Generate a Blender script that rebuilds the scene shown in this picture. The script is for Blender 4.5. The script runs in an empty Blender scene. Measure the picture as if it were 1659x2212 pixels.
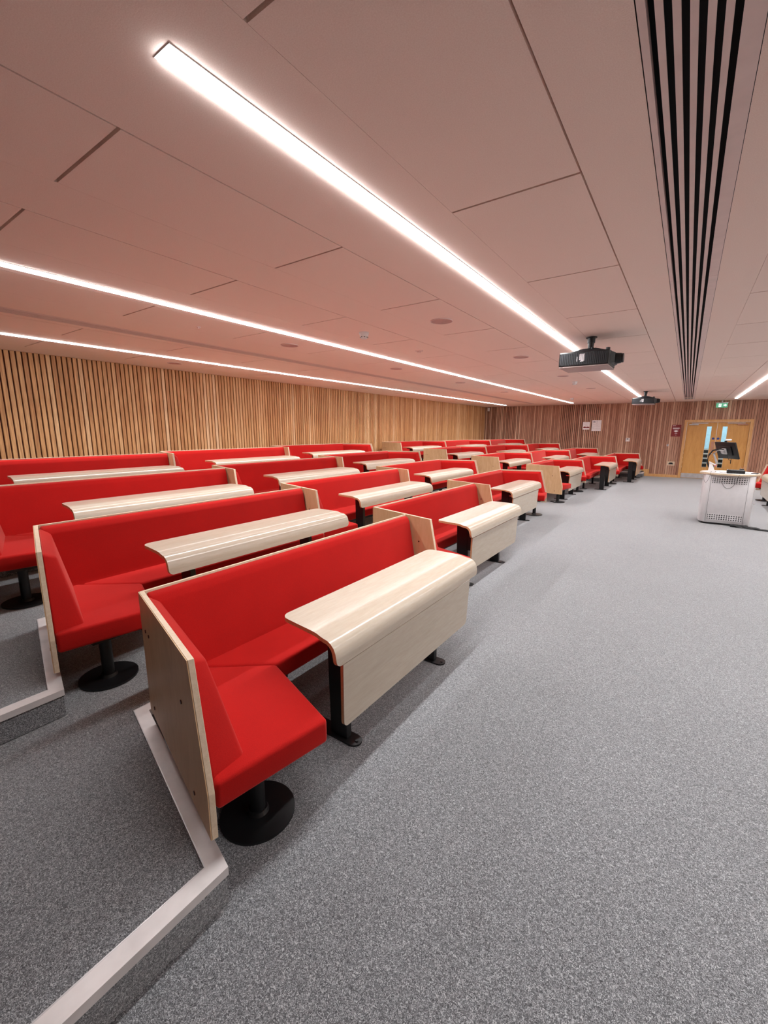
import bpy, bmesh, math, random
from mathutils import Vector, Matrix
random.seed(7)
C = bpy.context.scene.collection
PI = math.pi

# ------------------------------------------------------------------ materials
def s2l(c):
    return tuple(((v/255)/12.92 if v/255 <= .04045 else ((v/255+.055)/1.055)**2.4) for v in c)+(1,)

def base(name, col, rough=.6, metal=0, spec=.5):
    m = bpy.data.materials.new(name); m.use_nodes = True
    b = m.node_tree.nodes['Principled BSDF']
    b.inputs['Base Color'].default_value = s2l(col)
    b.inputs['Roughness'].default_value = rough
    b.inputs['Metallic'].default_value = metal
    b.inputs['Specular IOR Level'].default_value = spec
    return m, m.node_tree, b

def coords(nt, scale=(1,1,1), world=False):
    if world:
        g = nt.nodes.new('ShaderNodeNewGeometry'); out = g.outputs['Position']
    else:
        g = nt.nodes.new('ShaderNodeTexCoord'); out = g.outputs['Object']
    mp = nt.nodes.new('ShaderNodeMapping'); mp.inputs['Scale'].default_value = scale
    nt.links.new(out, mp.inputs['Vector'])
    return mp.outputs['Vector']

def noise(nt, vec, scale, detail=3, rough=.55, dist=0):
    n = nt.nodes.new('ShaderNodeTexNoise'); n.inputs['Scale'].default_value = scale
    n.inputs['Detail'].default_value = detail; n.inputs['Roughness'].default_value = rough
    n.inputs['Distortion'].default_value = dist
    nt.links.new(vec, n.inputs['Vector']); return n.outputs['Fac']

def ramp(nt, fac, stops):
    r = nt.nodes.new('ShaderNodeValToRGB'); e = r.color_ramp.elements
    while len(e) < len(stops): e.new(.5)
    for i, (p, c) in enumerate(stops):
        e[i].position = p; e[i].color = s2l(c)
    nt.links.new(fac, r.inputs['Fac']); return r.outputs['Color']

def mixc(nt, a, b, fac, mode='MIX'):
    m = nt.nodes.new('ShaderNodeMix'); m.data_type = 'RGBA'; m.blend_type = mode
    for inp, v in ((0, fac), (6, a), (7, b)):
        if hasattr(v, 'links') or hasattr(v, 'is_linked'): nt.links.new(v, m.inputs[inp])
        else: m.inputs[inp].default_value = v
    return m.outputs[2]

def bump(nt, b, h, strength=.3, dist=.002):
    bp = nt.nodes.new('ShaderNodeBump'); bp.inputs['Strength'].default_value = strength
    bp.inputs['Distance'].default_value = dist
    nt.links.new(h, bp.inputs['Height']); nt.links.new(bp.outputs['Normal'], b.inputs['Normal'])

def mat_plain(name, col, rough=.6, metal=0, var=.04, spec=.5):
    m, nt, b = base(name, col, rough, metal, spec)
    v = coords(nt); f = noise(nt, v, 9, 4)
    d = [max(0, c*(1-var)) for c in col]; l = [min(255, c*(1+var)) for c in col]
    nt.links.new(ramp(nt, f, [(.3, d), (.7, l)]), b.inputs['Base Color'])
    return m

def mat_carpet():
    m, nt, b = base('carpet', (140,140,142), .95, 0, .1)
    v = coords(nt, world=True)
    f1 = noise(nt, v, 150, 2, .7, 1.8)
    f2 = noise(nt, v, 320, 2, .7, .6)
    f3 = noise(nt, v, .8, 2)
    c1 = ramp(nt, f1, [(.36, (7,8,10)), (.46, (66,68,71)), (.54, (122,123,126)), (.63, (202,203,205))])
    c2 = ramp(nt, f2, [(.36, (48,50,53)), (.60, (166,168,171))])
    c = mixc(nt, c1, c2, .3)
    c3 = ramp(nt, f3, [(.3, (243,243,243)), (.7, (255,255,255))])
    b.inputs['Sheen Weight'].default_value = .45; b.inputs['Sheen Roughness'].default_value = .5
    nt.links.new(mixc(nt, c, c3, 1.0, 'MULTIPLY'), b.inputs['Base Color'])
    bump(nt, b, f1, .6, .004)
    return m

def mat_fabric():
    m, nt, b = base('red_wool', (214,22,18), .85, 0, .12)
    v = coords(nt)
    f = noise(nt, v, 420, 2, .6)
    f2 = noise(nt, v, 3, 2)
    c = ramp(nt, f, [(.3, (159,17,15)), (.7, (184,26,22))])
    c2 = ramp(nt, f2, [(.3, (242,240,240)), (.7, (255,255,255))])
    nt.links.new(mixc(nt, c, c2, 1.0, 'MULTIPLY'), b.inputs['Base Color'])
    b.inputs['Sheen Weight'].default_value = .35
    b.inputs['Sheen Roughness'].default_value = .4
    b.inputs['Sheen Tint'].default_value = s2l((255,150,140))
    bump(nt, b, f, .25, .001)
    return m

def mat_wood(name, c0, c1, c2, grain=(22,2.2,22), rough=.42, spec=.4, sc=1.0):
    m, nt, b = base(name, c1, rough, 0, spec)
    v = coords(nt, grain)
    f = noise(nt, v, 1.6*sc, 6, .62, .9)
    g = noise(nt, v, 7*sc, 4, .6, .3)
    ca = ramp(nt, f, [(.30, c0), (.5, c1), (.72, c2)])
    cb = ramp(nt, g, [(.3, (247,244,240)), (.65, (255,255,255))])
    nt.links.new(mixc(nt, ca, cb, 1.0, 'MULTIPLY'), b.inputs['Base Color'])
    bump(nt, b, g, .06, .001)
    return m

def mat_slat(name, axis, pitch, cols, band):
    """vertical slats: each slat its own tone from its position along the wall"""
    m, nt, b = base(name, cols[1], .5, 0, .35)
    g = nt.nodes.new('ShaderNodeNewGeometry')
    sx = nt.nodes.new('ShaderNodeSeparateXYZ'); nt.links.new(g.outputs['Position'], sx.inputs[0])
    dv = nt.nodes.new('ShaderNodeMath'); dv.operation = 'DIVIDE'; dv.inputs[1].default_value = pitch
    nt.links.new(sx.outputs[axis], dv.inputs[0])
    fl = nt.nodes.new('ShaderNodeMath'); fl.operation = 'FLOOR'; nt.links.new(dv.outputs[0], fl.inputs[0])
    wn = nt.nodes.new('ShaderNodeTexWhiteNoise'); wn.noise_dimensions = '1D'
    nt.links.new(fl.outputs[0], wn.inputs['W'])
    ca = ramp(nt, wn.outputs['Value'], [(0, cols[0]), (.45, cols[1]), (.85, cols[2]), (1, cols[3])])
    v = coords(nt, (26,26,1.3), world=True)
    f = noise(nt, v, 1.8, 5, .6, .5)
    cb = ramp(nt, f, [(.3, (205,190,180)), (.62, (255,255,255))])
    nt.links.new(mixc(nt, ca, cb, 1.0, 'MULTIPLY'), b.inputs['Base Color'])
    bump(nt, b, f, .1, .001)
    return m

def mat_emit(name, col, strength):
    m = bpy.data.materials.new(name); m.use_nodes = True; nt = m.node_tree
    nt.nodes.clear()
    e = nt.nodes.new('ShaderNodeEmission'); o = nt.nodes.new('ShaderNodeOutputMaterial')
    e.inputs['Color'].default_value = s2l(col); e.inputs['Strength'].default_value = strength
    nt.links.new(e.outputs[0], o.inputs[0]); return m

def mat_ceiling():
    m, nt, b = base('acoustic_plaster', (236,208,200), .9, 0, .1)
    v = coords(nt, world=True)
    f = noise(nt, v, 240, 2, .7)
    nt.links.new(ramp(nt, f, [(.3, CEIL_LO), (.7, CEIL_HI)]), b.inputs['Base Color'])
    bump(nt, b, f, .2, .001)
    return m

CEIL_LO = (242,218,205); CEIL_HI = (252,232,220)
M = {}
M['carpet'] = mat_carpet()
M['red'] = mat_fabric()
M['ply'] = mat_wood('beech_laminate', (196,158,118), (204,168,128), (210,176,138), (6,6,1.2), .40)
M['edge'] = mat_wood('pale_ply_edge', (206,184,158), (214,194,168), (222,204,182), (30,30,30), .45)
M['top'] = mat_wood('pale_table_laminate', (184,172,156), (187,175,159), (190,178,162), (9,1.2,9), .19, .5)
M['tedge'] = mat_wood('table_ply_edge', (184,134,96), (196,146,106), (208,160,122), (40,4,40), .5)
M['black'] = mat_plain('black_powder_coat', (12,12,14), .45, 0, .1)
M['steel'] = mat_plain('brushed_aluminium', (196,194,194), .35, .55, .05)
M['nosing'] = mat_plain('grey_stair_nosing', (214,208,206), .5, .25, .04)
M['bolt'] = mat_plain('bronze_screw_cap', (88,46,34), .35, .6, .1)
M['ceil'] = mat_ceiling()
M['dark'] = mat_plain('dark_void', (9,9,10), .9, 0, .1)
M['slatA'] = mat_slat('oak_slats', 1, .0685, [(196,144,96), (216,166,114), (228,184,134), (240,206,164)], 1)
M['slatB'] = mat_slat('walnut_slats', 0, .0715, [(166,118,96), (190,144,120), (208,166,140), (232,198,170)], 1)
M['backing'] = mat_plain('slat_backing', (62,18,14), .9, 0, .2)
M['backdark'] = mat_plain('slat_backing_dark', (40,18,14), .9, 0, .2)
M['door'] = mat_wood('door_veneer', (196,142,76), (206,152,86), (214,162,96), (7,7,1), .4)
M['frame'] = mat_wood('oak_frame', (204,152,96), (214,164,108), (222,176,122), (10,10,1.2), .45)
M['white'] = mat_plain('white_lacquer', (202,199,200), .4, 0, .02)
M['whitep'] = mat_plain('white_plastic', (232,230,228), .45, 0, .02)
M['paper'] = mat_plain('paper', (236,232,234), .7, 0, .02)
M['ink'] = mat_plain('grey_ink', (150,148,156), .7)
M['navy'] = mat_plain('navy_ink', (58,66,104), .6)
M['maroon'] = mat_plain('maroon_print', (128,32,34), .5)
M['blue'] = mat_plain('blue_sign', (44,66,140), .4)
M['copper'] = mat_plain('push_plate', (186,136,112), .35, .4)
M['led'] = mat_emit('strip_light_diffuser', (250,252,255), 7.0)
M['led2'] = mat_emit('corridor_lamp', (240,250,255), 11.0)
M['exitg'] = mat_emit('exit_sign_green', (110,185,145), .24)
M['exitw'] = mat_emit('exit_sign_white', (235,250,240), .36)
M['darkwall'] = mat_plain('dark_end_wall', (96,70,56), .8)
M['pale'] = mat_plain('pale_blue_wall', (190,222,232), .8)
M['plainwall'] = mat_plain('far_side_wall', (236,214,196), .8)
M['pink'] = mat_plain('pink_plastic', (226,120,140), .5)
M['slotpaint'] = mat_plain('diffuser_paint', (232,210,203), .7, 0, .02)
g, nt, b = base('clear_glass', (235,245,248), .02); b.inputs['Transmission Weight'].default_value = 1.0; b.inputs['IOR'].default_value = 1.1
M['glass'] = g
M['grille'] = mat_plain('projector_grey', (36,37,42), .5, .1)
def mat_perf():
    m, nt, b = base('perforated_white_metal', (202,199,200), .4)
    g = nt.nodes.new('ShaderNodeTexCoord'); sx = nt.nodes.new('ShaderNodeSeparateXYZ'); nt.links.new(g.outputs['Object'], sx.inputs[0])
    def mth(op, a, v=None):
        n = nt.nodes.new('ShaderNodeMath'); n.operation = op; nt.links.new(a, n.inputs[0])
        if v is not None:
            if hasattr(v, 'links'): nt.links.new(v, n.inputs[1])
            else: n.inputs[1].default_value = v
        return n.outputs[0]
    def dist(o, off):
        f = mth('FRACT', mth('ADD', mth('DIVIDE', o, .0355), off)); return mth('POWER', mth('SUBTRACT', f, .5), 2.0)
    d = mth('ADD', dist(sx.outputs[0], .5), dist(sx.outputs[2], .42))
    k = mth('LESS_THAN', d, .10)
    nt.links.new(mixc(nt, s2l((202,199,200)), s2l((14,12,16)), k), b.inputs['Base Color'])
    return m
M['perf'] = mat_perf()
M['projbot'] = mat_plain('projector_underside', (170,150,146), .45)

# ------------------------------------------------------------------ mesh helpers
class MB:
    def __init__(s): s.bm = bmesh.new(); s.mi = 0
    def _f(s, vs):
        f = s.bm.faces.new(vs); f.material_index = s.mi; return f
    def box(s, x0, x1, y0, y1, z0, z1, bev=0, seg=2):
        P = [(x0,y0,z0),(x1,y0,z0),(x1,y1,z0),(x0,y1,z0),(x0,y0,z1),(x1,y0,z1),(x1,y1,z1),(x0,y1,z1)]
        return s.hexa(P, bev, seg)
    def hexa(s, P, bev=0, seg=2):
        v = [s.bm.verts.new(p) for p in P]
        fs = [s._f([v[i] for i in q]) for q in ((0,3,2,1),(4,5,6,7),(0,1,5,4),(1,2,6,5),(2,3,7,6),(3,0,4,7))]
        if bev: s._bev(fs, bev, seg)
        return v
    def _bev(s, fs, bev, seg):
        es = set(e for f in fs for e in f.edges)
        mi = s.mi
        r = bmesh.ops.bevel(s.bm, geom=list(es), offset=bev, segments=seg, profile=.5, affect='EDGES', clamp_overlap=True)
        for f in r['faces']: f.material_index = mi
    def loft(s, A, B, bev=0, seg=3):
        """two matching closed outlines joined to a solid"""
        a = [s.bm.verts.new(p) for p in A]; b = [s.bm.verts.new(p) for p in B]; n = len(a)
        fs = [s._f(a[::-1]), s._f(b)]
        for i in range(n): fs.append(s._f([a[i], a[(i+1)%n], b[(i+1)%n], b[i]]))
        if bev: s._bev(fs, bev, seg)
    def prism(s, pts, z0, z1, bev=0, seg=3):
        s.loft([(x,y,z0) for x,y in pts], [(x,y,z1) for x,y in pts], bev, seg)
    def cyl(s, c, r, z0, z1, n=24, r2=None):
        r2 = r if r2 is None else r2
        A = [(c[0]+r*math.cos(2*PI*i/n), c[1]+r*math.sin(2*PI*i/n), z0) for i in range(n)]
        B = [(c[0]+r2*math.cos(2*PI*i/n), c[1]+r2*math.sin(2*PI*i/n), z1) for i in range(n)]
        s.loft(A, B)
    def tube(s, pts, r, n=8):
        pts = [Vector(p) for p in pts]; rings = []
        for i, p in enumerate(pts):
            d = (pts[min(i+1,len(pts)-1)] - pts[max(i-1,0)]).normalized()
            u = d.cross(Vector((0,0,1)));
            if u.length < .05: u = d.cross(Vector((1,0,0)))
            u.normalize(); w = d.cross(u)
            rings.append([s.bm.verts.new(p + r*(u*math.cos(2*PI*k/n) + w*math.sin(2*PI*k/n))) for k in range(n)])
        for a, b in zip(rings, rings[1:]):
            for k in range(n): s._f([a[k], a[(k+1)%n], b[(k+1)%n], b[k]])
        s._f(rings[0][::-1]); s._f(rings[-1])
    def disc_y(s, c, r, y0, y1, n=20):
        A = [(c[0]+r*math.cos(2*PI*i/n), y0, c[1]+r*math.sin(2*PI*i/n)) for i in range(n)]
        s.loft(A, [(p[0], y1, p[2]) for p in A])
    def xf(s, mat): bmesh.ops.transform(s.bm, matrix=mat, verts=s.bm.verts)
    def build(s, name, mats, parent=None, smooth=False):
        if not isinstance(mats, (list, tuple)): mats = [mats]
        bmesh.ops.recalc_face_normals(s.bm, faces=s.bm.faces)
        me = bpy.data.meshes.new(name); s.bm.to_mesh(me); s.bm.free()
        for m in mats: me.materials.append(m)
        if smooth:
            for p in me.polygons: p.use_smooth = True
            me.set_sharp_from_angle(angle=math.radians(38))
        o = bpy.data.objects.new(name, me); C.objects.link(o)
        if parent: o.parent = parent
        return o

def tag(o, label=None, cat=None, group=None, kind=None):
    for k, v in (('label', label), ('category', cat), ('group', group), ('kind', kind)):
        if v: o[k] = v
    return o
def empty(name, loc=(0,0,0), rz=0):
    o = bpy.data.objects.new(name, None); C.objects.link(o); o.location = loc; o.rotation_euler = (0,0,rz)
    o.empty_display_size = .1
    return o
def struct(o): o['kind'] = 'structure'; return o
def copy_tree(o, parent=None):
    c = o.copy(); C.objects.link(c)
    if parent: c.parent = parent
    for ch in list(o.children): copy_tree(ch, c)
    return c

# ------------------------------------------------------------------ camera
R = ((0.818,-0.112,0.564),(0.575,0.152,-0.804),(0.004,0.982,0.189))
import itertools
def norm(v): l = math.sqrt(sum(a*a for a in v)); return [a/l for a in v]
cx, cy, fpx = 829.5, 1106.0, 920.0
def cray(p): return [p[0]-cx, -(p[1]-cy), -fpx]
Yc = Vector(norm(cray((1487,932))))
Zc = -Vector(norm(cray((810,5900)))); Zc = (Zc - Zc.dot(Yc)*Yc).normalized()
Xc = Yc.cross(Zc)
cam_d = bpy.data.cameras.new('camera'); cam = bpy.data.objects.new('camera', cam_d); C.objects.link(cam)
cam_d.sensor_width = 36; cam_d.sensor_fit = 'AUTO'; cam_d.lens = 36*fpx/2212
cam_d.clip_start = .02; cam_d.clip_end = 200
rot = Matrix((Xc, Yc, Zc))
cam.matrix_world = Matrix.Translation((0,0,1.72)) @ rot.to_4x4()
bpy.context.scene.camera = cam

# ------------------------------------------------------------------ room shell
XL, XR, YN, YF, H = -7.9, 7.7, -1.5, 19.55, 2.8
m = MB(); m.box(XL-.2, XR+.2, YN-.2, YF+.12, -.12, 0); struct(m.build('floor', M['carpet']))

# ceiling: fields and drop-in panels with open joints, slots left for the air diffusers
bands = [(-7.39,-6.77),(-6.15,-5.55),(-4.62,-4.02),(-3.45,-2.85),(-2.43,-1.83),(-1.10,-.50),(.28,.88),(1.62,2.22),(2.7,3.3),(4.5,5.1)]
slots = [(-5.42,-5.20),(-.235,.045)]
m = MB()
x = XL-.1
cuts = sorted(bands+slots)
for a, bb in cuts:
    sl = (a, bb) in slots
    m.box(x, a-(.0003 if sl else .0015), YN-.1, YF+.11, H, H+.02); x = bb + (.0045 if sl else .008)
m.box(x, XR+.1, YN-.1, YF+.11, H, H+.02)
for a, bb in bands:
    m.box(a, bb, YN-.1, .901, H, H+.02)
    y = .915
    while y < 18.3:
        m.box(a, bb, y, y+1.236, H, H+.02); y += 1.25
    m.box(a, bb, y, YF+.11, H, H+.02)
for a, bb in slots:
    m.box(a, bb+.004, YN-.1, .3, H, H+.02); m.box(a, bb+.004, 18.35, YF+.11, H, H+.02)
m.box(XL-.2, XR+.2, YN-.2, YF+.12, H+.12, H+.2)
ceiling = struct(m.build('ceiling', M['ceil']))

def diffuser(x0, x1, n, label):
    t = empty('slot_diffuser', ((x0+x1)/2, 9.3, H)); tag(t, label, 'air vent')
    w = (x1-x0); h = 9.0
    def part(a, b2, y0, y1, nm, mt, z0=.0, z1=.014):
        q = MB(); q.box(a-(x0+x1)/2, b2-(x0+x1)/2, y0, y1, z0, z1); return q.build(nm, mt, t)
    margin = .035 if n == 6 else .02
    part(x0+.002, x1+.002, -h, h, 'plenum_box', M['dark'], .07, .09)
    q = MB(); c0 = (x0+x1)/2
    # end margins and bars in two lengths with a joint between them
    sw = (w - 2*margin) / (2*n-1) if n else 0
    for ya, yb in ((-h, -5.3), (-5.296, h)):
        q.box(x0-c0+.001, x0-c0+margin*.6, ya, yb, 0, .03)
        q.box(x1-c0-margin*1.4, x1-c0+.003, ya, yb, 0, .03)
        xs = x0-c0+margin*.6
        inner = (x1-c0-margin*1.4) - xs
        k = inner/(2*n-1)
        for i in range(n-1):
            q.box(xs+k*(2*i+1), xs+k*(2*i+2), ya, yb, 0, .007)
    q.build('blade', M['slotpaint'], t)
    s1 = MB(); s1.box(x0-c0-.002, x0-c0, -h, h, 0, .07); s1.box(x1-c0+.003, x1-c0+.005, -h, h, 0, .07)
    s1.build('side_channel', M['dark'], t)
    return t
diffuser(-.235, .0445, 6, 'wide black six-slot air diffuser running the length of the ceiling above the centre aisle')
diffuser(-5.42, -5.2005, 6, 'narrow-looking slotted air grille in the ceiling between the two leftmost light strips')

for nm, x0, y0, y1, lab in ((0,-1.372,.83,17.9,'long white light strip in the ceiling passing above the black projectors'),
        (0,-3.86,.83,18.4,'second light strip from the centre aisle, running over the middle seating rows'),
        (0,-6.58,.83,18.5,'light strip nearest the slatted side wall on the left'),
        (0,1.17,.83,18.5,'short-looking light strip at the right edge, right of the centre diffuser'),
        (0,3.68,.83,18.4,None),(0,6.3,.83,18.4,None)):
    t = empty('light_strip', (x0, (y0+y1)/2, H)); h = (y1-y0)/2
    tag(t, lab or ('light strip on the right half of the ceiling, %s' % ('nearer the middle' if x0 < 5 else 'near the side wall')), 'ceiling light', 'linear ceiling lights')
    q = MB(); q.box(-.036, .036, -h, h, -.012, -.001, .003, 1); q.build('light_diffuser', M['led'], t)
    ld = bpy.data.lights.new('strip_lamp', 'AREA'); ld.shape = 'RECTANGLE'; ld.size = .07; ld.size_y = 2*h; ld.energy = 44*h/8.5; ld.spread = math.radians(125)
    lo = bpy.data.objects.new('strip_lamp', ld); C.objects.link(lo); lo.parent = t; lo.location = (0,0,-.0135)
    q = MB(); q.box(-.042, .042, -h-.006, h+.006, -.003, 0.0); q.build('light_housing', M['whitep'], t)

# side wall with vertical oak slats
m = MB()
m.mi = 1; m.box(XL-.1, XL-.035, YN, YF, 0, H)
m.mi = 0
n0 = math.floor(YN/.0685)
k = n0
while (k+1)*.0685 < YF:
    y = k*.0685
    m.box(XL-.035, XL, y+.002, y+.051, .0, H-.001); k += 1
struct(m.build('wall_left', [M['slatA'], M['backing']]))

# end wall with slats, opening for the double door (x -.15 .. 1.81, z 0..2.14)
m = MB()
m.mi = 1
DX0, DX1, DZ = -.15, 1.81, 2.14
for a, bb, z0 in ((XL, DX0, 0), (DX1, XR+.1, 0), (DX0, DX1, DZ)):
    m.box(a, bb, YF+.022, YF+.1, z0, H-.0005)
m.mi = 0
k = math.floor(XL/.0715)
while k*.0715 < XR:
    x = k*.0715; x1 = x+.0715
    xc = (x+x1)/2
    gap = .020 if (-4.6 < xc < -3.0 or xc < -6.3) else .007
    z0 = 0.10
    if x1 > DX0+.03 and x < DX1-.03: z0 = DZ
    elif xc < -1.1: z0 = .27
    m.box(x+.001, x1-gap, YF, YF+.022, z0, H-.001); k += 1
struct(m.build('wall_end', [M['slatB'], M['backdark']]))
q = MB(); q.box(-1.08, DX0-.002, YF-.022, YF+.0215, 0, .1); struct(q.build('baseboard_end', M['frame']))
q = MB(); q.box(-1.26, -1.082, YF-.022, YF+.0215, 0, .27); q.box(XL+.01, -1.262, YF-.0, YF+.0215, .2, .27); struct(q.build('baseboard_tier', M['frame']))
q = MB(); q.box(DX1+.002, XR, YF-.022, YF+.0215, 0, .1); struct(q.build('baseboard_right', M['frame']))
m = MB(); m.box(XR, XR+.1, YN, YF, 0, H); struct(m.build('wall_right', M['plainwall']))
m = MB(); m.box(XL-.1, XR+.1, YN-.1, YN, 0, H); struct(m.build('wall_near', M['darkwall']))

# ------------------------------------------------------------------ tiers
RISE = .155
def tier(k):
    dx = -1.46*k
    z0, z1 = (0 if k == 0 else RISE*k), RISE*(k+1)
    P = [(-1.20,YN),(-1.20,.72),(-2.33,1.0),(-2.33,3.50),(-2.85,3.64),(-2.85,6.30),(-3.36,6.44),(-3.36,13.38),
         (-2.85,13.52),(-2.85,16.10),(-2.34,16.24),(-2.34,18.55),(-1.24,18.85),(-1.24,YF-.001)]
    f = (1,1,1,1,1,1,1,1,1,1,1,1,1,1)
    P = [(x+dx, y) for x, y in P]
    out = [p for p in P]
    m = MB(); m.prism([(XL+.001,YN)]+out+[(XL+.001,YF-.001)], z0+.001, z1-.004)
    o = struct(m.build('tier_platform', M['carpet']))
    # nosing: flat aluminium strip with a lip following the edge
    n = len(P); w = .075
    offs = []; w = .058
    for i in range(n):
        a = Vector(P[max(i-1,0)]); b2 = Vector(P[i]); c = Vector(P[min(i+1,n-1)])
        d1 = (b2-a).normalized() if i else (c-b2).normalized(); d2 = (c-b2).normalized() if i < n-1 else d1
        n1 = Vector((-d1.y, d1.x)); n2 = Vector((-d2.y, d2.x))
        bis = (n1+n2); bis = bis/ max(bis.length,1e-6); kk = w/max(bis.dot(n1), .4)
        offs.append((b2+bis*kk, b2-bis*.006/max(bis.dot(n1), .4)))
    q = MB()
    bm = q.bm
    rows = []
    for (inn, outp) in offs:
        rows.append([bm.verts.new((inn.x, inn.y, z1-.004)), bm.verts.new((inn.x, inn.y, z1+.003)),
                     bm.verts.new((outp.x, outp.y, z1+.003)), bm.verts.new((outp.x, outp.y, z1-.032)),
                     ])
    for a, b2 in zip(rows, rows[1:]):
        for j in range(3): q._f([a[j], b2[j], b2[j+1], a[j+1]])
        q._f([a[3], b2[3], b2[0], a[0]])
    q._f(rows[0]); q._f(rows[-1][::-1])
    q.build('stair_nosing', M['nosing'], o)
    # thin bright inner trim line
    q = MB(); rows = []
    for (inn, outp) in offs:
        d = (inn-outp).normalized()*.006
        rows.append([bm2 for bm2 in (q.bm.verts.new((inn.x, inn.y, z1+.0035)), q.bm.verts.new((inn.x+d.x, inn.y+d.y, z1+.0035)),
                     q.bm.verts.new((inn.x+d.x, inn.y+d.y, z1-.004)), q.bm.verts.new((inn.x, inn.y, z1-.004)))])
    for a, b2 in zip(rows, rows[1:]):
        for j in range(4): q._f([a[j], b2[j], b2[(j+1)%4], a[(j+1)%4]])
    q._f(rows[0]); q._f(rows[-1][::-1])
    q.build('trim_line', M['steel'], o)
for k in range(3): tier(k)

# ------------------------------------------------------------------ booths
TA = math.radians(15.2)
BH = .90
def wing_pts(L, side):
    """frame of the splayed end: corner, direction, inward normal"""
    y0 = -L/2 if side < 0 else L/2
    d = Vector((math.cos(TA), side*math.sin(TA))); n = Vector((math.sin(TA), -side*math.cos(TA)))
    return Vector((0, y0)), d, n
def booth(L, near, far):
    """near / far: 1 = splayed end panel here, 0 = ends against the neighbour's panel"""
    t = empty('booth_bench')
    tn = math.tan(TA)
    # y of either end as function of x when open-ended (cut parallel to neighbour's panel)
    yn = lambda x: -L/2 + (x*tn if not near else 0)
    yf = lambda x: L/2 - (x*tn if not far else 0)
    # back panel
    m = MB(); m.hexa([(0,-L/2,.23),(.013,-L/2,.23),(.013,L/2-(0 if far else .01),.23),(0,L/2,.23),(0,-L/2,BH),(.013,-L/2,BH),(.013,L/2-(0 if far else .01),BH),(0,L/2,BH)], .0015, 1)
    m.build('back_panel', [M['edge']], t)
    m = MB(); m.box(-.003, -.0005, -L/2+.002, L/2-.002, .235, BH-.005); m.build('back_veneer', M['ply'], t)
    # back cushion (reclined inner face)
    a0, a1 = (yn(.1)+ (.03 if near else .012)), (yf(.1) - (.03 if far else .012))
    prof = [(.0135,.36),(.205,.36),(.165,.46),(.080,.84),(.056,.878),(.0135,.893)]
    m = MB(); m.loft([(x, a0 if near else yn(x)+.012, z) for x,z in prof], [(x, a1 if far else yf(x)-.012, z) for x,z in prof], .012, 3)
    m.build('back_cushion', M['red'], t, True)
    # bench seat
    def seam(side):
        s = -1 if side < 0 else 1
        return [(.02, s*(L/2-.06)), (.50, s*(L/2-.455))]
    pn = seam(-1) if near else [(.02, yn(.02)+.012), (.51, yn(.51)+.012)]
    pf = seam(1) if far else [(.02, yf(.02)-.012), (.51, yf(.51)-.012)]
    m = MB(); m.prism([pn[0], pn[1], pf[1], pf[0]], .335, .45, .024, 4); m.build('bench_seat', M['red'], t, True)
    for side, on in ((-1, near), (1, far)):
        if not on: continue
        o, d, n = wing_pts(L, side)
        P = lambda s_, k_, z_: (o.x+d.x*s_+n.x*k_, o.y+d.y*s_+n.y*k_, z_)
        out = [(0,.23),(0,BH),(.86,BH),(.985,.42),(.985,.23)]
        m = MB(); m.loft([P(a,.0035,z) for a,z in out], [P(a,.026,z) for a,z in out], .0012, 1)
        pan = m.build('end_panel', M['edge'], t)
        ov = [(.001,.231),(.001,BH-.001),(.8593,BH-.001),(.984,.4198),(.984,.231)]
        m = MB(); m.loft([P(a,-.0005,z) for a,z in ov], [P(a,.003,z) for a,z in ov]); m.build('panel_veneer', M['ply'], t)
        for a, z in ((.10,.72),(.17,.72),(.72,.66),(.80,.30),(.12,.30)):
            m = MB()
            A = [P(a+.009*math.cos(i*PI/5), -.004, z+.009*math.sin(i*PI/5)) for i in range(10)]
            B = [P(a+.009*math.cos(i*PI/5), .000, z+.009*math.sin(i*PI/5)) for i in range(10)]
            m.loft(A, B)
            m.build('screw_cap', M['bolt'], pan)
        # cushion
        oo = [(.03,.37),(.03,.884),(.835,.884),(.955,.43),(.955,.37)]
        ii = [(.03,.37),(.03,.84),(.775,.84),(.905,.44),(.905,.37)]
        th = lambda z: .055+(.884-z)/.51*.105
        m = MB(); m.loft([P(a,.0265,z) for a,z in oo], [P(a,.026+th(z),z) for a,z in ii], .016, 3)
        m.build('end_cushion', M['red'], t, True)
        # end seat
        s = side
        c0 = P(.03,.03,0); c1 = P(.985,.03,0)
        Q = [(c0[0],c0[1]), (c1[0],c1[1]), (1.045, s*(L/2-.275)), (.503, s*(L/2-.452)), (.023, s*(L/2-.057))]
        m = MB(); m.prism(Q, .335, .452, .026, 4); m.build('end_seat', M['red'], t, True)
        # pedestal under the end seat
        m = MB(); px, py = .80, s*(L/2-.06)
        m.cyl((px,py), .165, .0, .012, 40); m.cyl((px,py), .05, .012, .03, 24, .042); m.cyl((px,py), .034, .03, .30, 20)
        m.box(px-.16, px+.13, py-.11, py+.11, .30, .334)
        m.build('pedestal', M['black'], t, True)
    # under frame
    m = MB(); ya, yb = -L/2+.25, L/2-.25
    m.box(.12,.17, ya, yb, .27, .334); m.box(.38,.43, ya+.15, yb-.15, .29, .334)
    if near: m.hexa([(.14,-L/2+.26,.29),(.2,-L/2+.22,.29),(.84,-L/2+.0,.29),(.80,-L/2+.07,.29),(.14,-L/2+.26,.33),(.2,-L/2+.22,.33),(.84,-L/2+.0,.33),(.80,-L/2+.07,.33)])
    m.build('seat_frame', M['black'], t)
    for yy in (-L/2+.55, L/2-.45):
        m = MB(); m.box(.27,.32, yy-.03, yy+.03, .008, .30); m.box(.12,.45, yy-.025, yy+.025, .29,.333)
        m.box(.20,.40, yy-.05, yy+.05, 0, .009)
        m.build('rear_leg', M['black'], t)
    return t

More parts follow.
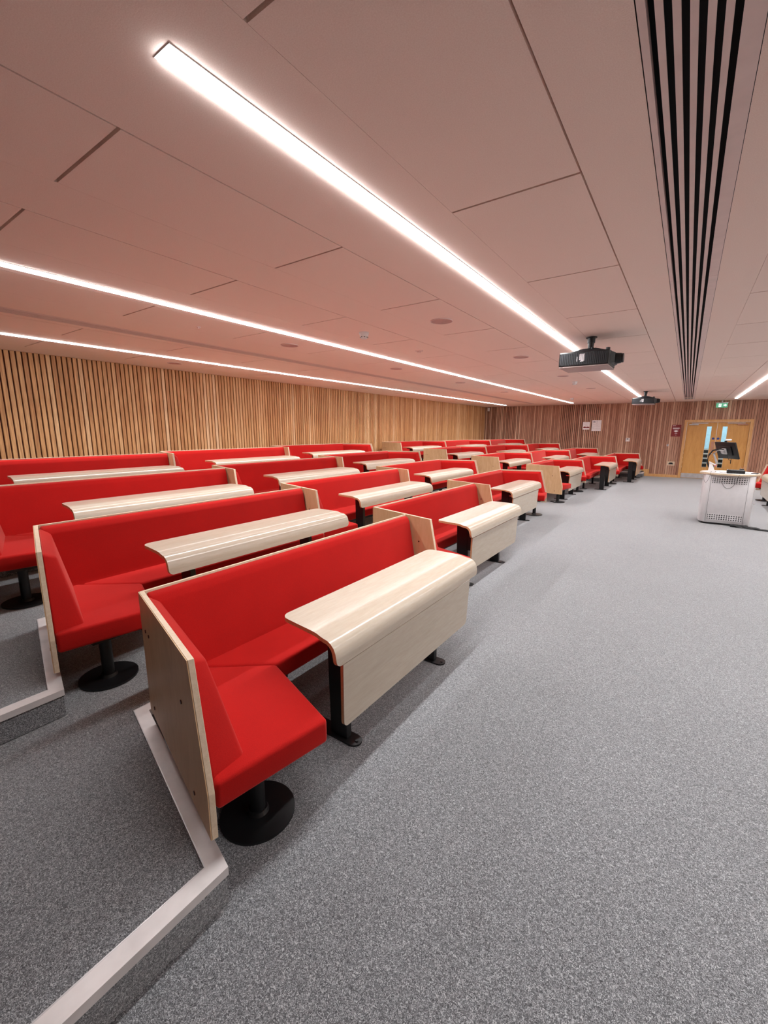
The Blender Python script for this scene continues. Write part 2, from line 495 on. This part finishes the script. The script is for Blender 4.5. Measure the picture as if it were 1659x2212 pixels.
def prof_table():
    return [(.54,.740),(.60,.740),(.70,.740),(.80,.740),(.835,.738),(.865,.731),(.888,.7275),(.912,.726),(.937,.717),(.958,.700),(.970,.677),(.977,.645),(.980,.606)]
def table(L, panel, near=1, far=1):
    t = empty('booth_table')
    pr = [(x, z+(0 if panel else .009)) for x, z in prof_table()]
    def ye(sgn, x): return sgn*(L/2 + (.05 if (near if sgn < 0 else far) else 0)*(x-.54)/.44)
    # refine ends for rounded corners
    s = [0]
    for a, b2 in zip(pr, pr[1:]): s.append(s[-1]+math.dist(a, b2))
    S = s[-1]
    def at(u):
        for i in range(len(s)-1):
            if u <= s[i+1]+1e-9:
                k = (u-s[i])/(s[i+1]-s[i]); return (pr[i][0]+k*(pr[i+1][0]-pr[i][0]), pr[i][1]+k*(pr[i+1][1]-pr[i][1]))
        return pr[-1]
    us = sorted(set([round(.055*(1-math.cos(PI/2*i/7)),5) for i in range(8)] + s[1:-1] + [round(S-.035*(1-math.cos(PI/2*i/7)),5) for i in range(8)]))
    us = [u for i, u in enumerate(us) if i == 0 or u-us[i-1] > 1e-4]
    def inset(u):
        r = .055
        if u < r: return r-math.sqrt(max(0, r*r-(r-u)**2))
        r = .035
        if u > S-r: return r-math.sqrt(max(0, r*r-(u-(S-r))**2))
        return 0
    m = MB(); bm = m.bm; T = .021
    top, bot = [], []
    for u in us:
        x, z = at(u); x2, z2 = at(min(S, u+.01)); x1, z1 = at(max(0, u-.01))
        d = Vector((x2-x1, z2-z1)).normalized(); nrm = Vector((d.y, -d.x))  # downwards / inwards
        if nrm.y > 0: nrm = -nrm
        if abs(d.x) < .6 and nrm.x > 0: nrm = -nrm
        i_ = inset(u)
        if u < 1e-6: i_ = .055
        if u > S-1e-6: i_ = .035
        top.append([bm.verts.new((x, ye(sgn, x)-sgn*i_, z)) for sgn in (-1, 1)])
        bot.append([bm.verts.new((x+nrm.x*T, ye(sgn, x)-sgn*i_, z+nrm.y*T)) for sgn in (-1, 1)])
    for i in range(len(us)-1):
        m.mi = 0; m._f([top[i][0], top[i+1][0], top[i+1][1], top[i][1]])
        m.mi = 1; m._f([bot[i][0], bot[i][1], bot[i+1][1], bot[i+1][0]])
        m._f([top[i][0], bot[i][0], bot[i+1][0], top[i+1][0]]); m._f([top[i][1], top[i+1][1], bot[i+1][1], bot[i][1]])
    m._f([top[0][0], top[0][1], bot[0][1], bot[0][0]]); m._f([top[-1][0], bot[-1][0], bot[-1][1], top[-1][1]])
    m.build('table_top', [M['top'], M['tedge']], t, True)
    if panel:
        def rr(y0, y1, z0, z1, r=.035, n=6):
            pts = []
            for cx_, cz_, a0 in ((y0+r, z0+r, PI), (y1-r, z0+r, 1.5*PI)):
                for i in range(n+1):
                    a = a0+PI/2*i/n; pts.append((cx_+r*math.cos(a), cz_+r*math.sin(a)))
            return pts+[(y1+.012, z1),(y0-.012, z1)]
        pts = rr(-L/2+(.02 if near else .13), L/2-(.02 if far and not near else .13), .235, .594)
        lean = lambda z: .966-(.594-z)*.03
        m = MB(); m.loft([(lean(z), y, z) for y,z in pts], [(lean(z)+.004, y, z) for y,z in pts])
        fr = m.build('modesty_panel', M['top'], t)
        m = MB(); m.loft([(lean(z)-.015, y, z) for y,z in pts], [(lean(z)-.0005, y, z) for y,z in pts])
        m.build('panel_edge', M['tedge'], fr)
    for yy in (-L/2+.20, L/2-.40):
        m = MB()
        m.hexa([(.72,yy-.022,.01),(.84,yy-.022,.01),(.84,yy+.022,.01),(.72,yy+.022,.01),(.70,yy-.022,.70),(.83,yy-.022,.70),(.83,yy+.022,.70),(.70,yy+.022,.70)], .004, 1)
        m.hexa([(.60,yy-.03,.700),(.84,yy-.03,.680),(.84,yy+.03,.680),(.60,yy+.03,.700),(.60,yy-.03,.718),(.84,yy-.03,.706),(.84,yy+.03,.706),(.60,yy+.03,.718)])
        if panel: m.box(.825, .945, yy-.015, yy+.015, .40, .60)
        m.box(.82, .93, yy-.015, yy+.015, .62, .69)
        m.build('leg', M['black'], t)
        m = MB()
        pts = [(.60,yy-.045),(.86,yy-.045)]+[(.875+.045*math.cos(a), yy+.045*math.sin(a)) for a in [(-PI/2)+PI*i/10 for i in range(11)]]+[(.86,yy+.045),(.60,yy+.045)]
        m.prism(pts, 0, .010)
        m.cyl((.893,yy), .009, .010, .016, 10)
        m.build('foot_plate', M['black'], t)
    return t

UN = [(-2.22,.97,3.53,1,0),(-2.72,3.67,6.36,1,0),(-3.25,6.50,9.02,1,1),(-3.25,10.88,13.32,1,1),(-2.72,13.47,15.98,0,1),(-2.25,16.15,18.62,0,1)]
ROWS = ['front row', 'second row', 'third row', 'back row']
ORD = ['nearest the camera', 'second from the camera', 'third along, just before the cross aisle', 'fourth along, just past the cross aisle',
       'fifth along, last but one', 'sixth along, by the end wall']
def tc(i, L):
    x0, ya, yb, nr, fr = UN[i]
    if nr and fr: return (ya+yb)/2+.08 if i == 2 else (ya+yb)/2
    if nr: return ya+.465+L/2
    return yb-.465-L/2
for i, (x0, ya, yb, nr, fr) in enumerate(UN):
    L = yb-ya
    p = booth(L, nr, fr)
    for k in range(4):
        o = p if k == 0 else copy_tree(p)
        sp = (1.46,1.47,1.49,1.49,1.47,1.45)[i]
        o.location = (x0-sp*k, (ya+yb)/2, RISE*k)
        tag(o, 'red booth bench in the %s, %s' % (ROWS[k], ORD[i]), 'bench', 'red booth benches on the left side')
    for Lt, pan, ks in ((1.62,1,(0,)), (1.80,0,(1,2,3))):
        pt = table(Lt, pan, nr, fr)
        for j, k in enumerate(ks):
            o = pt if j == 0 else copy_tree(pt)
            o.location = (x0-sp*k, tc(i, Lt), RISE*k)
            tag(o, 'pale wood table in the %s, %s' % (ROWS[k], ORD[i]), 'table', 'pale tables with front panels' if pan else 'pale tables without front panels')

# right-hand bank: one booth and table show at the picture edge
rb = booth(2.5, 1, 0); rb.location = (2.56, 13.1, 0); rb.rotation_euler = (0,0,PI)
tag(rb, 'red booth bench partly hidden behind the white lectern, right side of the aisle', 'bench')
rt = table(1.62, 1); rt.location = (2.54, 12.72, 0); rt.rotation_euler = (0,0,PI)
tag(rt, 'pale wood table with front panel at the right edge, right of the lectern', 'table')

# ------------------------------------------------------------------ door
dr = empty('door_1', ((DX0+DX1)/2, YF, 0)); dr['kind'] = 'structure'
cxd = (DX0+DX1)/2
def dpart(nm, mt, bx, parent=dr, bev=0):
    q = MB()
    for bxx in bx: q.box(bxx[0]-cxd, bxx[1]-cxd, bxx[2], bxx[3], bxx[4], bxx[5], bev)
    return q.build(nm, mt, parent)
fw = .085
dpart('door_frame', M['frame'], [(DX0,DX0+fw,-.035,.10,0,DZ),(DX1-fw,DX1,-.035,.10,0,DZ),(DX0+fw,DX1-fw,-.035,.10,DZ-fw,DZ)])
mid = cxd
for side in (0, 1):
    a, bb = (DX0+fw+.004, mid-.003) if side == 0 else (mid+.003, DX1-fw-.004)
    v0, v1 = (.535,.675) if side == 0 else (2*mid-.675, 2*mid-.535)
    zt = DZ-fw-.004
    leaf = dpart('door_leaf', M['door'], [(a,v0,.02,.065,.008,zt),(v1,bb,.02,.065,.008,zt),(v0,v1,.02,.065,.008,.44),(v0,v1,.02,.065,1.90,zt)])
    dpart('vision_panel', M['glass'], [(v0,v1,.035,.045,.44,1.90)], leaf)
    dpart('glazing_bead', M['steel'], [(v0,v0+.006,.012,.02,.44,1.9),(v1-.006,v1,.012,.02,.44,1.9),(v0,v1,.012,.02,1.894,1.9),(v0,v1,.012,.02,.44,.446)], leaf)
    dpart('kick_plate', M['steel'], [(a+.004,bb-.004,.016,.02,.02,.19)], leaf)
    pp = (mid-.115, mid-.025) if side == 0 else (mid+.025, mid+.115)
    dpart('push_plate', M['copper'], [(pp[0],pp[1],.015,.02,1.03,1.36)], leaf)
    q = MB(); q.disc_y((((pp[0]+pp[1])/2)-cxd, 1.47), .04, .014, .02); q.build('fire_door_sign', M['blue'], leaf)
    if side == 0:
        q = MB(); q.disc_y((mid-.05-cxd, .93), .014, .0, .02, 10); q.box(mid-.13-cxd, mid-.05-cxd, -.005, .004, .922, .938); q.build('door_handle', M['steel'], leaf)
    ca = (a+.06, a+.34) if side == 0 else (bb-.34, bb-.06)
    q = MB(); q.box(ca[0]-cxd, ca[1]-cxd, -.02, .02, 1.945, 1.99, .004, 1); q.build('door_closer', M['steel'] if side == 0 else M['copper'], leaf)
    ar = (a+.13, a+.62) if side == 0 else (bb-.62, bb-.13)
    q = MB(); q.box(ar[0]-cxd, ar[1]-cxd, -.03, -.01, 2.005, 2.022); q.build('closer_arm', M['steel'], leaf)
# corridor behind the door glass: pale wall and a flight of steps
q = MB(); q.box(-1.6, 3.6, 22.6, 22.7, 0, 3.0); q.box(-1.7,-1.6,YF+.12,22.7,0,3.0); q.box(3.6,3.7,YF+.12,22.7,0,3.0); q.box(-1.7,3.7,YF+.12,22.7,2.9,3.0)
struct(q.build('wall_corridor', M['pale']))
q = MB(); q.box(-1.7, 3.7, YF+.12, 22.7, -.1, 0); struct(q.build('floor_corridor', M['carpet']))
st = empty('staircase', (1.0, 21.3, 0)); tag(st, 'flight of black steps with pale edges seen through the door glass', 'stairs')
q = MB()
for i in range(6): q.box(-1.2, 1.2, -.6+.26*i, 1.2, .17*i, .17*(i+1)-.02)
q.build('riser', M['black'], st)
q = MB()
for i in range(6): q.box(-1.2, 1.2, -.615+.26*i, -.30+.26*i, .17*(i+1)-.045, .17*(i+1))
q.build('tread_edge', M['steel'], st)
cl = empty('corridor_light', (1.0, 20.7, 2.9)); tag(cl, 'corridor ceiling lamp beyond the double door', 'ceiling light')
q = MB(); q.box(-.9,.9,-.2,.2,-.03,-.001); q.build('light_diffuser', M['led2'], cl)

# exit sign
ex = empty('exit_sign', (.86, 19.40, 2.55)); tag(ex, 'green illuminated exit sign with running figure above the double door', 'sign')
q = MB(); q.box(-.16,.16,-.012,.012,0,.15); q.build('sign_panel', M['exitg'], ex)
q = MB(); q.box(-.175,.175,-.03,.03,.151,.178); q.box(-.02,.02,-.01,.01,.178,.249); q.build('sign_housing', M['steel'], ex)
q = MB()
q.box(-.09,-.015,-.016,-.0125,.02,.13)
q.box(.045,.10,-.016,-.0125,.055,.10)
q.hexa([(.09,-.016,.03),(.09,-.0125,.03),(.09,-.0125,.125),(.09,-.016,.125),(.14,-.016,.0775),(.14,-.0125,.0775),(.14,-.0125,.0776),(.14,-.016,.0776)])
q.build('pictogram', M['exitw'], ex)
q = MB()
q.disc_y((-.045,.112), .009, -.019, -.0165, 10)
for a_, b_ in (((-.05,.10),(-.055,.07)),((-.055,.07),(-.035,.05)),((-.035,.05),(-.04,.028)),((-.055,.07),(-.075,.05)),((-.05,.095),(-.03,.08)),((-.05,.095),(-.072,.085))):
    q.tube([(a_[0],-.018,a_[1]),(b_[0],-.018,b_[1])], .004, 6)
q.build('running_figure', M['exitg'], ex)

# wall items
def wall_box(nm, x0, x1, z0, z1, mt, lab, cat, d=.015, y=YF):
    t = empty(nm, ((x0+x1)/2, y, (z0+z1)/2)); tag(t, lab, cat)
    q = MB(); w, h = (x1-x0)/2, (z1-z0)/2; q.box(-w, w, -d, -.0008, -h, h, .001, 1); q.build('sheet' if d < .01 else 'housing', mt, t)
    return t, w, h
def bars(t, mt, lst, d=.006, nm='print'):
    q = MB()
    for (a, bb, z0, z1) in lst: q.box(a, bb, -d-.0012, -d+.0002, z0, z1)
    return q.build(nm, mt, t)
t, w, h = wall_box('notice', -3.62, -3.36, 1.78, 2.09, M['paper'], 'small white notice with a maroon picture band on the end wall', 'notice', .006)
bars(t, M['ink'], [(-.09,.05,.12,.126),(.08,.11,.122,.13),(-.09,.10,.075,.08),(-.09,.04,.055,.06),(-.05,.06,.0,.005)])
bars(t, M['maroon'], [(-.11,.125,-.09,-.055),(-.09,-.02,-.055,-.035),(.02,.10,-.055,-.04)], nm='picture')
t, w, h = wall_box('notice', -3.28, -2.93, 1.72, 2.16, M['paper'], 'larger white notice with a blue ring emblem on the end wall', 'notice', .006)
bars(t, M['ink'], [(-.01,.04,.17,.18),(-.0,.02,.14,.15),(-.0,.02,.11,.12),(-.0,.02,.085,.095),(-.13,-.05,.04,.044),(-.02,.06,.02,.024),(-.14,.14,-.035,-.031),(-.13,-.11,-.10,-.08),(-.11,.13,-.125,-.121)])
q = MB()
for i in range(16):
    a0, a1 = 2*PI*i/16, 2*PI*(i+1)/16
    A = [(-.09+r*math.cos(a), -.0085, .145+r*math.sin(a)) for r, a in ((.02,a0),(.036,a0),(.036,a1),(.02,a1))]
    q.loft(A, [(p[0], -.006, p[2]) for p in A])
q.build('ring_emblem', M['navy'], t)
t, w, h = wall_box('wall_sign', -.525, -.235, 1.53, 1.96, M['maroon'], 'maroon wall sign with a white face mask symbol left of the double door', 'sign', .006)
bars(t, M['paper'], [(-.12,-.09,.17,.19),(-.085,-.02,.176,.188),(-.11,.10,.10,.112),(-.115,.115,.078,.09),(-.10,.08,.056,.068),(-.035,.05,-.11,-.095),(-.015,.03,-.165,-.158)], nm='lettering')
q = MB(); A = [(-.058,0),(-.04,.028),(0,.036),(.04,.028),(.058,0),(.03,-.034),(0,-.045),(-.03,-.034)]
q.loft([(a, -.0085, z-.015) for a,z in A], [(a, -.006, z-.015) for a,z in A])
q.tube([(-.05,-.008,0),(-.072,-.008,.012),(-.07,-.008,-.02),(-.04,-.008,-.035)], .003, 6); q.tube([(.05,-.008,0),(.072,-.008,.012),(.07,-.008,-.02),(.04,-.008,-.035)], .003, 6)
q.build('mask_symbol', M['paper'], t)
t, w, h = wall_box('thermostat', -2.0, -1.86, 1.32, 1.46, M['whitep'], 'white square thermostat on the end wall', 'thermostat', .03)
bars(t, M['dark'], [(-.035,.025,.015,.045)], .03, 'display')
t, w, h = wall_box('wall_switch', -.62, -.55, 1.17, 1.245, M['steel'], 'small steel key switch below the maroon sign', 'switch', .01)
bars(t, M['dark'], [(-.014,.014,-.01,.02)], .01, 'key_slot')
t, w, h = wall_box('floor_socket', -.53, -.29, .45, .60, M['edge'], 'black socket in a pale wooden frame low on the end wall', 'socket', .02)
bars(t, M['black'], [(-.075,.075,-.035,.005),(-.05,.05,.005,.035)], .02, 'socket_insert')
t = empty('wall_sensor', (-7.72, 19.44, 2.70)); tag(t, 'small white sensor on the corner where the slatted walls meet', 'sensor')
q = MB(); q.box(-.03,.03,-.03,.08,-.09,.06,.008,2); q.build('housing', M['whitep'], t)

# ------------------------------------------------------------------ ceiling items
def round_plate(x, y, lab, r=.105):
    t = empty('ceiling_speaker', (x, y, H)); tag(t, lab, 'speaker', 'round ceiling speakers')
    q = MB(); q.cyl((0,0), r, -.006, -.0005, 32); q.build('grille', M['spk'], t)
    q = MB()
    for i in range(32):
        a0, a1 = 2*PI*i/32, 2*PI*(i+1)/32
        A = [(rr*math.cos(a), rr*math.sin(a)) for rr, a in ((r,a0),(r+.008,a0),(r+.008,a1),(r,a1))]
        q.prism(A, -.008, -.0006)
    q.build('rim', M['slotpaint'], t)
M['spk'] = mat_plain('speaker_mesh', (196,160,152), .8)
sp = [(-2.15,4.06,'round flush speaker in the ceiling, largest and nearest, between the two longest light strips'),(-2.16,6.62,'round flush speaker left of the nearer projector'),
      (-4.36,4.07,'round flush speaker just left of the smoke detector'),(-4.38,6.61,'round flush speaker beyond the middle light strip'),(-7.1,4.06,'round flush speaker near the slatted side wall'),
      (-2.17,9.3,'round flush speaker beneath the nearer projector in view'),(-2.17,12.3,'round flush speaker farther along, before the far projector'),(-4.4,9.3,'round flush speaker far along the middle strip'),(-4.4,12.2,'farthest round flush speaker on the middle of the ceiling'),(-7.1,9.2,'round flush speaker far along by the side wall')]
for a in sp: round_plate(*a)
def smoke(x, y, s, lab):
    t = empty('smoke_detector', (x, y, H)); tag(t, lab, 'smoke detector', 'white smoke detectors')
    q = MB(); q.cyl((0,0), .055*s, -.022*s, -.0005, 28); q.cyl((0,0), .043*s, -.05*s, -.022*s, 28, .050*s); q.cyl((0,0), .032*s, -.068*s, -.05*s, 28, .043*s)
    q.build('body', M['whitep'], t, True)
    q = MB()
    for i in range(8):
        a = 2*PI*i/8; q.box(.0405*s*math.cos(a)-.006, .0405*s*math.cos(a)+.006, .0405*s*math.sin(a)-.006, .0405*s*math.sin(a)+.006, -.057*s, -.052*s)
    q.build('vent', M['dark'], t)
smoke(-3.11, 4.03, 1.0, 'white smoke detector hanging nearest on the ceiling')
smoke(-2.19, 10.5, 1.0, 'white smoke detector beneath the nearer projector in view')
smoke(-3.3, 15.6, 1.0, 'farthest white smoke detector, low above the end wall')
def sens(x, y, lab, w=.05):
    t = empty('ceiling_sensor', (x, y, H)); tag(t, lab, 'sensor')
    q = MB(); q.cyl((0,0), w, -.008, -.0005, 20); q.cyl((0,0), w*.5, -.022, -.008, 16, w*.35); q.build('housing', M['slotpaint'], t, True)
sens(-3.17, 5.35, 'small flat sensor on the ceiling right of the nearest smoke detector', .055)
sens(-4.42, 2.83, 'tiny round sensor on the ceiling below the second light strip', .02)

def projector(x, y, lab, s=1.0):
    t = empty('projector', (x, y, H)); tag(t, lab, 'projector', 'ceiling projectors')
    q = MB(); q.cyl((0,0), .06, -.012, -.0005, 28); q.cyl((0,0), .030, -.14, -.012, 24, .036); q.cyl((0,0), .042, -.065, -.02, 24); q.build('ceiling_pole', M['black'], t, True)
    q = MB(); q.loft([(-.27,-.14,-.262),(.24,-.14,-.262),(.24,.14,-.262),(-.27,.14,-.262)], [(-.07,-.05,-.205),(.06,-.05,-.205),(.06,.05,-.205),(-.07,.05,-.205)]); q.cyl((0.03,-.06), .014, -.24,-.20,10); q.xf(Matrix.Translation((0,0,.075)))
    q.build('mount_bracket', M['grille'], t)
    X0, X1, Y0, Y1, Z0, Z1 = -.29, .24, -.24, .24, -.345, -.187
    body = MB(); body.box(X0, X1, Y0, Y1, Z0, Z1, .012, 2); body = body.build('body', M['black'], t)
    q = MB(); q.box(X0+.006, X1-.004, Y0+.006, Y1-.006, Z0-.012, Z0+.002, .003, 1); q.build('underside', M['projbot'], t)
    q = MB()
    n = 26
    for i in range(n):
        xx = X0+.02+i*(X1-X0-.04)/n
        q.box(xx, xx+.010, Y0-.006, Y0+.001, Z0+.018, Z1-.016)
    q.build('vent_grille', M['grille'], body)
    q = MB()
    for i in range(7): q.box(-.065+i*.008, -.060+i*.008, Y0-.0085, Y0-.0055, Z0+.052 + (.012 if i < 2 else 0), Z1-.03)
    q.box(-.065,-.008, Y0-.0085, Y0-.006, Z1-.034, Z1-.029); q.box(-.055,-.02, Y0-.0085, Y0-.006, Z0+.046, Z0+.052)
    q.box(-.092,-.086, Y0-.0085, Y0-.006, Z0+.05, Z0+.10)
    q.build('side_label', M['paper'], body)
    # lens end
    q = MB(); q.hexa([(X1-.01,-.16,Z0+.02),(X1+.04,-.10,Z0+.03),(X1+.04,.12,Z0+.03),(X1-.01,.18,Z0+.02),(X1-.01,-.16,Z1-.005),(X1+.04,-.10,Z1-.02),(X1+.04,.12,Z1-.02),(X1-.01,.18,Z1-.005)]); q.build('lens_housing', M['black'], t)
    q = MB(); q.cyl((0,0), .062, 0, .06, 28, .056); q.cyl((0,0), .050, .06, .085, 28)
    q.xf(Matrix.Translation((X1+.03, .0, (Z0+Z1)/2+.005)) @ Matrix.Rotation(PI/2, 4, 'Y')); q.build('lens', M['black'], t, True)
    q = MB(); q.cyl((X1-.03,-.16), .022, Z1, Z1+.03, 16); q.build('lens_knob', M['black'], t)
projector(-1.05, 5.72, 'nearer black projector on a short ceiling pole, covering the light strip')
projector(-1.08, 14.1, 'farther, smaller-looking black projector on a ceiling pole near the end wall')

# ------------------------------------------------------------------ lectern
LX, LY = .72, 10.0
lt = empty('lectern', (LX, LY, 0)); tag(lt, 'white curved lectern with perforated front and oval wooden top', 'lectern')
body = [(-.30,.0),(.30,.0),(.36,.05),(.385,.16),(.385,.46),(.33,.60),(-.33,.60),(-.385,.46),(-.385,.16),(-.355,.05)]
q = MB(); q.prism(body, .035, .93, .006, 1); bd = q.build('body', M['white'], lt, True)
q = MB(); q.prism([(x*.94, .3+(y-.3)*.94) for x, y in body], 0, .036); q.build('plinth', M['black'], lt)
for zz in (.145, .835):
    q = MB(); q.box(-.25, .25, -.003, .0005, zz-.055, zz+.055); q.build('perforated_strip', M['perf'], bd)
q = MB(); q.box(-.275,-.272,-.002,.0005,.05,.92); q.box(.272,.275,-.002,.0005,.05,.92); q.build('door_seam', M['dark'], bd)
q = MB(); q.box(.384,.39,.2,.24,.5,.52); q.cyl((.40,.10), .012,.42,.45,10); q.build('lock', M['steel'], bd)
def ell(a, b_, n=48): return [(a*math.cos(2*PI*i/n), .30+b_*math.sin(2*PI*i/n)) for i in range(n)]
q = MB(); q.prism(ell(.45,.42), .935, .965, .006, 2); q.build('desk_top', M['edge'], lt, True)
q = MB(); q.prism(ell(.43,.40), .9655, .9675); q.build('desk_surface', M['whitep'], lt)
DT = .9676
# monitor on a silver arm
mo = empty('monitor', (LX-.16, LY+.22, DT)); tag(mo, 'black computer monitor on a silver arm above the lectern, back turned', 'monitor')
q = MB(); q.box(-.25,.25,-.018,.012,-.16,.16,.006,2); q.box(-.15,.15,-.04,-.017,-.09,.09,.012,2)
Mx = Matrix.Translation((.07,.0,.41)) @ Matrix.Rotation(math.radians(-57),4,'Z') @ Matrix.Rotation(math.radians(21),4,'X')
q.xf(Mx); sc = q.build('screen', M['black'], mo, True)
q = MB(); q.box(-.238,.238,.0125,.0135,-.15,.153); q.xf(Mx); q.build('glass_face', M['dark'], sc)
q = MB(); q.box(-.055,.055,-.062,-.04,-.055,.055,.006,1); q.box(-.03,.03,-.10,-.06,-.03,.03,.006,1); q.xf(Mx); q.build('vesa_mount', M['steel'], mo)
q = MB(); q.cyl((-.10,.0), .055, 0, .02, 24); q.tube([(-.10,0,.02),(-.10,0,.09),(-.055,-.02,.17),(-.12,-.02,.34),(-.06,-.03,.42),(.03,-.05,.40)], .018, 10); q.build('arm', M['steel'], mo, True)
q = MB()
loop = [(-.10,-.02,.03),(-.17,-.03,.10),(-.205,-.03,.20),(-.19,-.03,.32),(-.14,-.03,.405),(-.04,-.04,.43),(.07,-.05,.41)]
q.tube(loop, .014, 8); q.tube([(.07,-.06,.33),(.11,-.07,.24),(.14,-.07,.22),(.15,-.05,.27)], .004, 6); q.tube([(.14,-.07,.24),(.142,-.07,.17)], .008, 6); q.build('cable', M['black'], mo, True)
wc = empty('webcam', (LX-.10, LY+.20, DT+.59)); tag(wc, 'white webcam perched on top of the black monitor', 'webcam')
q = MB(); q.box(-.04,.05,-.02,.02,-.005,.03,.008,2); q.build('body', M['whitep'], wc); q = MB(); q.box(-.05,-.01,-.018,.018,-.03,-.004); q.build('clip', M['black'], wc)
def item(nm, loc, lab, cat): t = empty(nm, loc); tag(t, lab, cat); return t
t = item('control_panel', (LX+.06, LY+.0, DT), 'black control box on the front edge of the lectern top', 'control panel')
q = MB(); q.box(-.12,.14,0,.12,0,.06,.004,1); q.box(-.11,.13,.01,.11,.06,.066); q.build('case', M['black'], t)
q = MB();
for i in range(5): q.box(-.08+i*.04,-.06+i*.04,-.003,.0,.015,.025)
q.build('button', M['grille'], t)
t = item('keyboard', (LX+.30, LY+.20, DT), 'thin black keyboard on the right of the lectern top', 'keyboard')
q = MB(); q.box(-.13,.10,-.05,.06,0,.014,.003,1); q.xf(Matrix.Rotation(-.3,4,'Z')); q.build('case', M['black'], t)
t = item('pen_pot', (LX+.17, LY+.30, DT), 'small dark pot holding pens on the lectern', 'pen pot')
q = MB(); q.cyl((0,0), .030, 0, .075, 16, .034); q.build('pot', M['grille'], t)
q = MB(); q.tube([(0,0,.03),(.04,0,.13)], .005, 6); q.tube([(.0,0,.03),(-.02,.01,.12)], .004, 6); q.build('pen', M['copper'], t)
t = item('document_camera', (LX-.28, LY+.18, DT), 'white document camera at the left of the lectern top', 'document camera')
q = MB(); q.loft([(-.05,-.04,0),(.06,-.04,0),(.06,.06,0),(-.05,.06,0)], [(-.045,-.03,.17),(-.01,-.03,.17),(-.01,.04,.17),(-.045,.04,.17)], .006, 2); q.build('column', M['whitep'], t, True)
q = MB(); q.hexa([(-.05,-.035,.17),(.06,-.035,.12),(.06,.04,.12),(-.05,.045,.17),(-.05,-.035,.20),(.06,-.035,.14),(.06,.04,.14),(-.05,.045,.20)], .006, 2); q.build('head', M['pink'] if False else M['whitep'], t, True)
q = MB(); q.box(.035,.062,-.037,-.034,.115,.135); q.build('tab', M['pink'], t)
t = item('paper_stack', (LX-.04, LY+.10, DT), 'sheets of white paper lying beside the black control box', 'paper')
q = MB(); q.box(-.10,.06,-.05,.10,0,.012); q.xf(Matrix.Rotation(.2,4,'Z')); q.build('sheet', M['paper'], t)
q = MB(); q.hexa([(-.02,.0,.012),(.07,.0,.012),(.07,.08,.012),(-.02,.08,.012),(-.01,.02,.07),(0.0,.02,.07),(0.0,.06,.07),(-.01,.06,.07)]); q.build('folded_sheet', M['paper'], t)
t = item('computer_mouse', (LX+.24, LY+.10, DT), 'small white and black mouse right of the control box', 'mouse')
q = MB(); q.box(-.05,.05,-.03,.03,0,.028,.012,3); q.build('body', M['whitep'], t, True)
def arc(p, q_, sag, n=14):
    return [(p[0]+(q_[0]-p[0])*i/n, p[1]+(q_[1]-p[1])*i/n, p[2]+(q_[2]-p[2])*i/n - sag*4*(i/n)*(1-i/n)) for i in range(n+1)]
t = empty('hanging_cable', (LX, LY, .8)); tag(t, 'thin black cables looping down the front of the lectern', 'cable')
q = MB(); q.tube(arc((-.12,-.009,.02),(.10,-.009,.02),.13), .0025, 6); q.tube([(.10,-.009,.02),(.115,-.009,.12),(.118,-.125,.15)], .0025, 6); q.build('front_loop', M['black'], t)
q = MB(); q.tube(arc((-.40,-.07,.11),(-.30,-.07,.13),.13), .0025, 6); q.tube([(-.30,-.07,.13),(-.29,-.06,.20)], .0025, 6); q.build('side_loop', M['black'], t)
t = empty('floor_cable', (LX+.25, LY-.02, 0)); tag(t, 'bundle of dark cables on the carpet at the foot of the lectern', 'cable')
q = MB(); random.seed(3)
for i in range(9):
    o_ = random.uniform(-.05,.05)
    pts = [(-.15+k_*.06, -.05+o_*.6-.012*k_+random.uniform(-.01,.01), .018+.018*math.sin(k_+i)*(1 if k_ < 7 else 0)) for k_ in range(10)]
    q.tube(pts, .010, 6)
q.tube([(.35,-.15,.006),(.55,-.2,.006),(.7,-.1,.006),(.9,-.12,.006)], .004, 6)
q.build('bundle', M['black'], t, True)

# ------------------------------------------------------------------ light and render look
w = bpy.data.worlds.new('world'); bpy.context.scene.world = w; w.use_nodes = True
w.node_tree.nodes['Background'].inputs[0].default_value = (1,.9,.85,1); w.node_tree.nodes['Background'].inputs[1].default_value = .05
sc = bpy.context.scene
sc.view_settings.view_transform = 'Standard'; sc.view_settings.look = 'None'
sc.view_settings.gamma = 1; sc.view_settings.use_curve_mapping = False
sc.view_settings.exposure = 1.9
sc.cycles.max_bounces = 10; sc.cycles.diffuse_bounces = 6
sc.cycles.sample_clamp_indirect = 8
